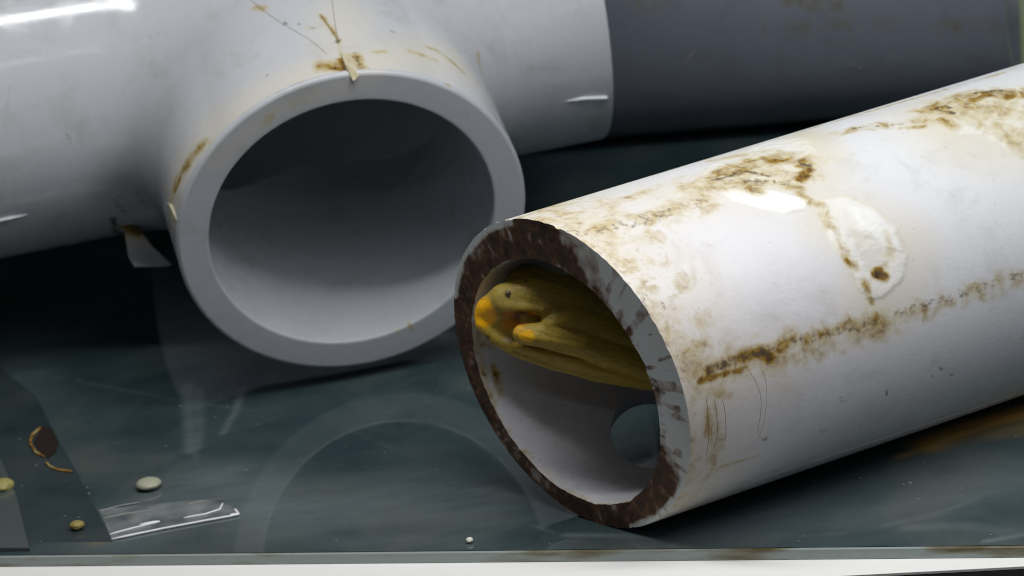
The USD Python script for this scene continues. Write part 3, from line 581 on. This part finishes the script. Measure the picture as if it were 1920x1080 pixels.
# march in the sculpture's own axes
EF = np.stack([CX, CY, CT])
lo_e, hi_e = A((0 - 560) / ES, -(1150 - 450) / ES, -1000 / ES), A((1700 - 560) / ES, (450 + 30) / ES, 520 / ES)
Fe, lo = sample(lambda Q: eel_all(EO + Q @ EF), lo_e, hi_e, .28)
Ve, Fe_ = surface_nets(Fe, lo, .28); Ve = EO + Ve @ EF
if np.linalg.det(EF) < 0: Fe_ = Fe_[:, ::-1]
Ne = grad(eel_all, Ve, .12)
eel = thing('eel', 'olive yellow moray eel peering out of the white pipe with orange snout and open mouth', 'eel', PC - A(0, 0, PR))
def eel_col(P):
    q = P - EO; Q = np.c_[560 + (q @ CX) * ES, 450 - (q @ CY) * ES, (q @ CT) * ES]
    n = meshkit.fbm(P * 1.2, 4, 3)[:, None]; n2 = meshkit.fbm(P * 5, 3, 8)[:, None]
    c = A(.375, .265, .038) * (.75 + .5 * n) ; c = c * (.62 + .76 * n2)
    grey = np.exp(-(((Q[:, 0] - 330) / 190) ** 2 + ((Q[:, 1] - 330) / 130) ** 2))[:, None] * .55
    c = c * (1 - grey) + A(.30, .245, .075) * grey
    def blob(x, y, t, r, soft):
        d = np.linalg.norm((Q - A(x, y, t)) / r, axis=1) + .5 * (n[:, 0] - .5); return (1 - sst(1 - soft, 1 + soft, d))[:, None]
    yo = A(.95, .46, .006)
    k = blob(150, 435, 40, A(112, 125, 240), .25); c = c * (1 - k) + yo * k
    k = blob(490, 625, 370, A(62, 50, 80), .25); c = c * (1 - k) + A(.9, .46, .01) * k
    k = blob(415, 560, 370, A(50, 50, 90), .4) * .7; c = c * (1 - k) + A(.7, .35, .02) * k
    mouth = chain(Q, MOUTH)
    k = (1 - sst(6, 30, mouth))[:, None]; c = c * (1 - k) + A(.52, .20, .012) * k
    k = blob(440, 478, 250, A(80, 52, 150), .4) * (1 - sst(4, 24, mouth))[:, None]; c = c * (1 - k) + A(.06, .02, .006) * k
    k = blob(335, 655, 180, A(50, 22, 200), .5) * .6; c = c * (1 - k) + A(.42, .36, .26) * k
    for (x, y, r) in ((480, 185, 18), (343, 290, 24), (350, 315, 16), (175, 640, 26), (630, 410, 12), (400, 350, 8), (140, 335, 8)):
        d = np.linalg.norm(Q[:, :2] - A(x, y), axis=1); k = (1 - sst(r * .5, r * 1.2, d))[:, None] * .7; c = c * (1 - k) + A(.05, .03, .02) * k
    return c
M_eel = mat('eel_skin', {'a': ('attribute', {'attribute': 'tint'}), 'g': COORD, 'n': ('noise_texture', {'scale': 2600.0, 'detail': 3.0}), 'n2': ('noise_texture', {'scale': 500.0, 'detail': 4.0}),
        'm': ('mix', {'mix_type': 'multiply', 'fac': .85}), 'r': ('rgb_ramp', {'ramp': [(0, (.45, .45, .45)), (.5, (1, 1, 1)), (1, (1.25, 1.2, 1.1))]}), 'b': ('bump', {'strength': .6, 'distance': .0002}),
        'p': ('principled_bsdf', {'roughness': .5, 'specular_ior_level': .3, 'subsurface_weight': .12, 'subsurface_scale': .0012, 'subsurface_radius': (1, .6, .2)})},
        [('g.position', 'n.vector'), ('g.position', 'n2.vector'), ('a.color', 'm.color1'), ('n.fac', 'r.fac'), ('r.color', 'm.color2'), ('m.color', 'p.base_color'), ('n2.fac', 'b.height'), ('b.normal', 'p.normal')])
ec_ = march(eel_all, 870 + 345 / 4.153, 480 + 292 / 4.153)
if ec_ is not None:
    en_ = grad(eel_all, ec_[None])[0]
    for nm_, rr_, off_, col_, ro_ in (('eye', .46, -.27, (.022, .014, .009), .25), ('eye_ring', .74, -.58, (.13, .085, .025), .5)):
        e_ = trimesh.creation.icosphere(3, rr_); e_.apply_translation(ec_ + en_ * off_)
        put(nm_, e_, simple(nm_, col_, ro_), eel, smooth=True)
put('body', (Ve, Fe_), M_eel, eel, normals=Ne, prim={'tint': eel_col})

# ------------------------------------------------------------------ small pieces of the fitting
def hull_on(pix, hit, lift, sdf=tee_body, sink=.4):
    pts = [q for q in (hit(*p) for p in pix) if q is not None]; pts = np.array(pts); n = grad(sdf, pts)
    return trimesh.convex.convex_hull(np.vstack([pts - n * sink, pts + n * np.asarray(lift, float).reshape(-1, 1)]))
for pix, r in (([(621, -8), (625, 20), (629, 50), (634, 74)], .06), ([(440, -25), (480, 8), (520, 38), (570, 68), (614, 104)], .055), ([(600, 26), (618, 52), (634, 76)], .10)):
    put('crack', hairline(pix, hit_tee, r), M_hair, tee, smooth=True)
zero = {'rust': z0, 'grime': z0, 'cream': z0}
put('mould_nub', hull_on([(640, 104), (655, 101), (670, 134), (659, 143), (648, 132)], hit_tee, [.3, .4, 1.6, 1.9, 1.4]), M_tee, tee, smooth=20, prim={'rust': lambda P: .32 + 0 * P[:, 0], 'grime': z0, 'cream': lambda P: .9 + 0 * P[:, 0]})
put('seam_ridge', hull_on([(1058, 190), (1095, 182), (1138, 180), (1138, 187), (1095, 192)], hit_tee, [.05, .6, .7, .3, .1]), M_white, tee, smooth=False, prim=zero)  # whiter plastic paints the seam's glint, here and on the next ridge
put('seam_ridge', hull_on([(-10, 412), (20, 406), (52, 402), (30, 411), (-10, 420)], hit_tee, [.6, .6, .05, .1, .2]), M_white, tee, smooth=False, prim=zero)
put('seam_ridge', hull_on([(314, 380), (322, 384), (333, 412), (326, 412)], hit_tee, [.2, .5, .5, .2]), M_tee, tee, smooth=False, prim={'rust': lambda P: .3 + 0 * P[:, 0], 'grime': z0, 'cream': lambda P: 1 + 0 * P[:, 0]})
q0 = hit_tee(240, 424); t0_ = np.linalg.norm(q0 - CAM)
tabpx = [(232, 424), (246, 420), (262, 432), (285, 462), (322, 497), (300, 500), (252, 500), (241, 482), (240, 455)]
tabp = np.array([CAM + ray(*p) * (t0_ - .8 + .01 * (p[1] - 424)) for p in tabpx])
tc_ = tabp.mean(0); fr = np.vstack([tabp, tabp * 0 + tc_[None] * 0 + tabp + CT * -1.6]); nT = len(tabp)
ft = [(0, i, i + 1) for i in range(1, nT - 1)] + [(nT, nT + i + 1, nT + i) for i in range(1, nT - 1)]
for i in range(nT): j = (i + 1) % nT; ft += [(i, nT + i, nT + j), (i, nT + j, j)]
tabm = trimesh.Trimesh(fr, ft, process=False)
if tabm.volume < 0: tabm.invert()
tabm = trimesh.Trimesh(*subdivide(tabm.vertices, tabm.faces, 4), process=False)
top_ = project(tabp)[:, 1].min()
put('plastic_tab', tabm, M_tee, tee, smooth=30, prim={'rust': lambda P: np.clip(1.15 - (project(P)[:, 1] - 422) / 30, 0, 1.0) * 1.3, 'grime': z0, 'cream': lambda P: np.clip(1 - (project(P)[:, 1] - 440) / 40, 0, 1)}, label='thin white plastic tab, rusty at its tip')

# ------------------------------------------------------------------ grains on the tank floor, and shapes added in place of reflections
def slab(pix, z0_, z1_):
    from shapely.geometry import Polygon
    p = Polygon([on_plane(*q, 0)[:2] for q in pix])
    m = trimesh.creation.extrude_polygon(p, z1_ - z0_, engine='earcut'); m.apply_translation([0, 0, z0_]); return m
def lump(px, py, r, flat, seed, rough=.35):
    c = on_plane(px, py, 0); b = trimesh.creation.icosphere(3, 1.0); n = meshkit.fbm(b.vertices * 1.6 + 20 * seed, 3, seed)
    v = b.vertices * (1 + rough * (n[:, None] - .5)) * A(r, r, r * flat); v[:, 2] -= v[:, 2].min(); return trimesh.Trimesh(c + v, b.faces, process=False)
def place(name, mesh, material, label, cat, **kw): return tag(put(name, mesh, material, **kw), label, cat)
film = thing('added_glint_strip', 'added strip with white lines in place of lamp reflections on the tank floor', 'reflection stand-in', on_plane(320, 980))  # added strip: its white lines imitate lamp glints mirrored in the floor
M_glint_strip = mat('film', {'g': COORD, 'n': ('noise_texture', {'scale': 180.0, 'detail': 4.0}), 'c': ('rgb_ramp', {'ramp': [(.3, (.08, .095, .10)), (.7, (.24, .255, .26))]}), 'p': ('principled_bsdf', {'roughness': .18})}, [('g.position', 'n.vector'), ('n.fac', 'c.fac'), ('c.color', 'p.base_color')])
M_glint = simple('white_glint', (.82, .83, .85), .25)
put('sheet', slab([(186, 957), (420, 934), (447, 964), (300, 990), (210, 1012)], .02, .18), M_glint_strip, film, smooth=False)
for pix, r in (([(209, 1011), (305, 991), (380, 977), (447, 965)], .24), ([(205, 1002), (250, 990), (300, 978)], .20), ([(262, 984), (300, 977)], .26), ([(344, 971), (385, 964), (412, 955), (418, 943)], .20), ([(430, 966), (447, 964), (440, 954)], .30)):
    put('glint_line', wire(pix, r, .3), M_glint, film, smooth=True)
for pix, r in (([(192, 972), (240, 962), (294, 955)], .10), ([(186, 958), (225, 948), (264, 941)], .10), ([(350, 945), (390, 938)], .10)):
    put('glint_line', wire(pix, r, .25), simple('dull_glint', (.38, .38, .34), .3) if not stage.GetPrimAtPath('/World/Looks/dull_glint') else UsdShade.Material.Get(stage, '/World/Looks/dull_glint'), film, smooth=True)
place('pale_lump', lump(280, 916, 2.5, .42, 3, .2), simple('pale_oval', (.38, .38, .28), .5), 'pale oval lump lying above the added glint strip', 'added_lump', smooth=True)  # pale raised oval added on the floor
place('white_grain', lump(881, 1018, .65, .8, 4), simple('white_grain', (.8, .8, .72), .4), 'tiny white grain near the tank front, below the pipe mouth', 'grain', smooth=True)
place('yellow_reflection', lump(8, 922, 2.2, .6, 5), simple('reflected_yellow', (.34, .30, .10), .5), 'dull yellow lump added for a reflection at the left edge of the tank floor', 'added_lump', smooth=True)  # lump added here, coloured like a spot mirrored in the floor
place('ochre_reflection', lump(146, 992, 1.5, .55, 6), simple('reflected_ochre', (.30, .24, .07), .5), 'small ochre lump added for a reflection beside the glint strip', 'added_lump', smooth=True)  # another added lump, its ochre imitates a mirrored spot
reflected_scrap = thing('brown_reflection', 'curled dark brown shape with orange rim added for a reflection in the floor at left', 'reflected_scrap', on_plane(90, 850))  # added shape, coloured like the tab's reflection in the floor
M_orange = mat('orange_rim', {'g': COORD, 'n': ('noise_texture', {'scale': 420.0, 'detail': 3.0}), 'c': ('rgb_ramp', {'ramp': [(.35, (.10, .05, .02)), (.5, (.36, .17, .03)), (.65, (.42, .33, .12))]}), 'p': ('principled_bsdf', {'roughness': .4})}, [('g.position', 'n.vector'), ('n.fac', 'c.fac'), ('c.color', 'p.base_color')])
put('reflected_flake', slab([(80, 802), (98, 806), (110, 832), (104, 850), (90, 860), (74, 850), (64, 828)], .02, .3), simple('reflected_brown', (.022, .014, .010), .5), reflected_scrap, smooth=False)
put('rim', wire([(78, 800), (60, 816), (56, 830), (67, 848), (84, 857)], .30, .25), M_orange, reflected_scrap, smooth=True)
put('rim', wire([(86, 866), (94, 875), (108, 881), (136, 884)], .28, .25), M_orange, reflected_scrap, smooth=True)
M_refl_dark = mat('dark_reflection_mat', {'g': COORD, 'n': ('noise_texture', {'scale': 60.0, 'detail': 5.0}), 'c': ('rgb_ramp', {'ramp': [(.3, (.022, .036, .043)), (.7, (.050, .064, .068))]}), 'p': ('principled_bsdf', {'roughness': .1})}, [('g.position', 'n.vector'), ('n.fac', 'c.fac'), ('c.color', 'p.base_color')])
place('dark_reflection', slab([(70, 745), (96, 800), (150, 895), (212, 1016), (-160, 1018), (-160, 560)], .005, .012), M_refl_dark, 'thin dark slab added for reflections in the glass at the lower left corner', 'added_plate', smooth=False)  # added slab whose tone and edge imitate reflections in the glass
M_refl_dark2 = simple('grey_reflection_mat', (.075, .09, .088), .2)
place('grey_reflection', slab([(-3, 855), (30, 930), (56, 1034), (-120, 1036), (-120, 850)], .02, .8), M_refl_dark2, 'pale grey slab added for reflections at the far lower left of the tank floor', 'added_plate', smooth=False)  # second, lighter slab added for the same reflections

rg = np.random.default_rng(11); grit = []
for k_ in range(150):
    a_, b_ = rg.uniform(-20, 195), rg.uniform(2, 95); c_ = FO + fd * (a_ - 95) + fn * b_; c_[2] = 0
    ic = trimesh.creation.icosphere(1, 1.0); sz = rg.uniform(.06, .20) * (1 + (rg.random() > .93) * .8)
    ic.vertices = ic.vertices * A(sz * rg.uniform(.8, 2.2), sz, sz * .6) * (1 + .3 * rg.standard_normal((len(ic.vertices), 1)) * .5); ic.apply_transform(trimesh.transformations.rotation_matrix(rg.uniform(0, 6.28), [0, 0, 1])); ic.apply_translation(c_ + A(0, 0, sz * .3)); grit.append(ic)
o_ = put('fine_grit', trimesh.util.concatenate(grit), simple('grit', (.20, .20, .16), .7), smooth=False); tag(o_, 'fine pale grit scattered over the dark tank floor', 'grit', kind='stuff')
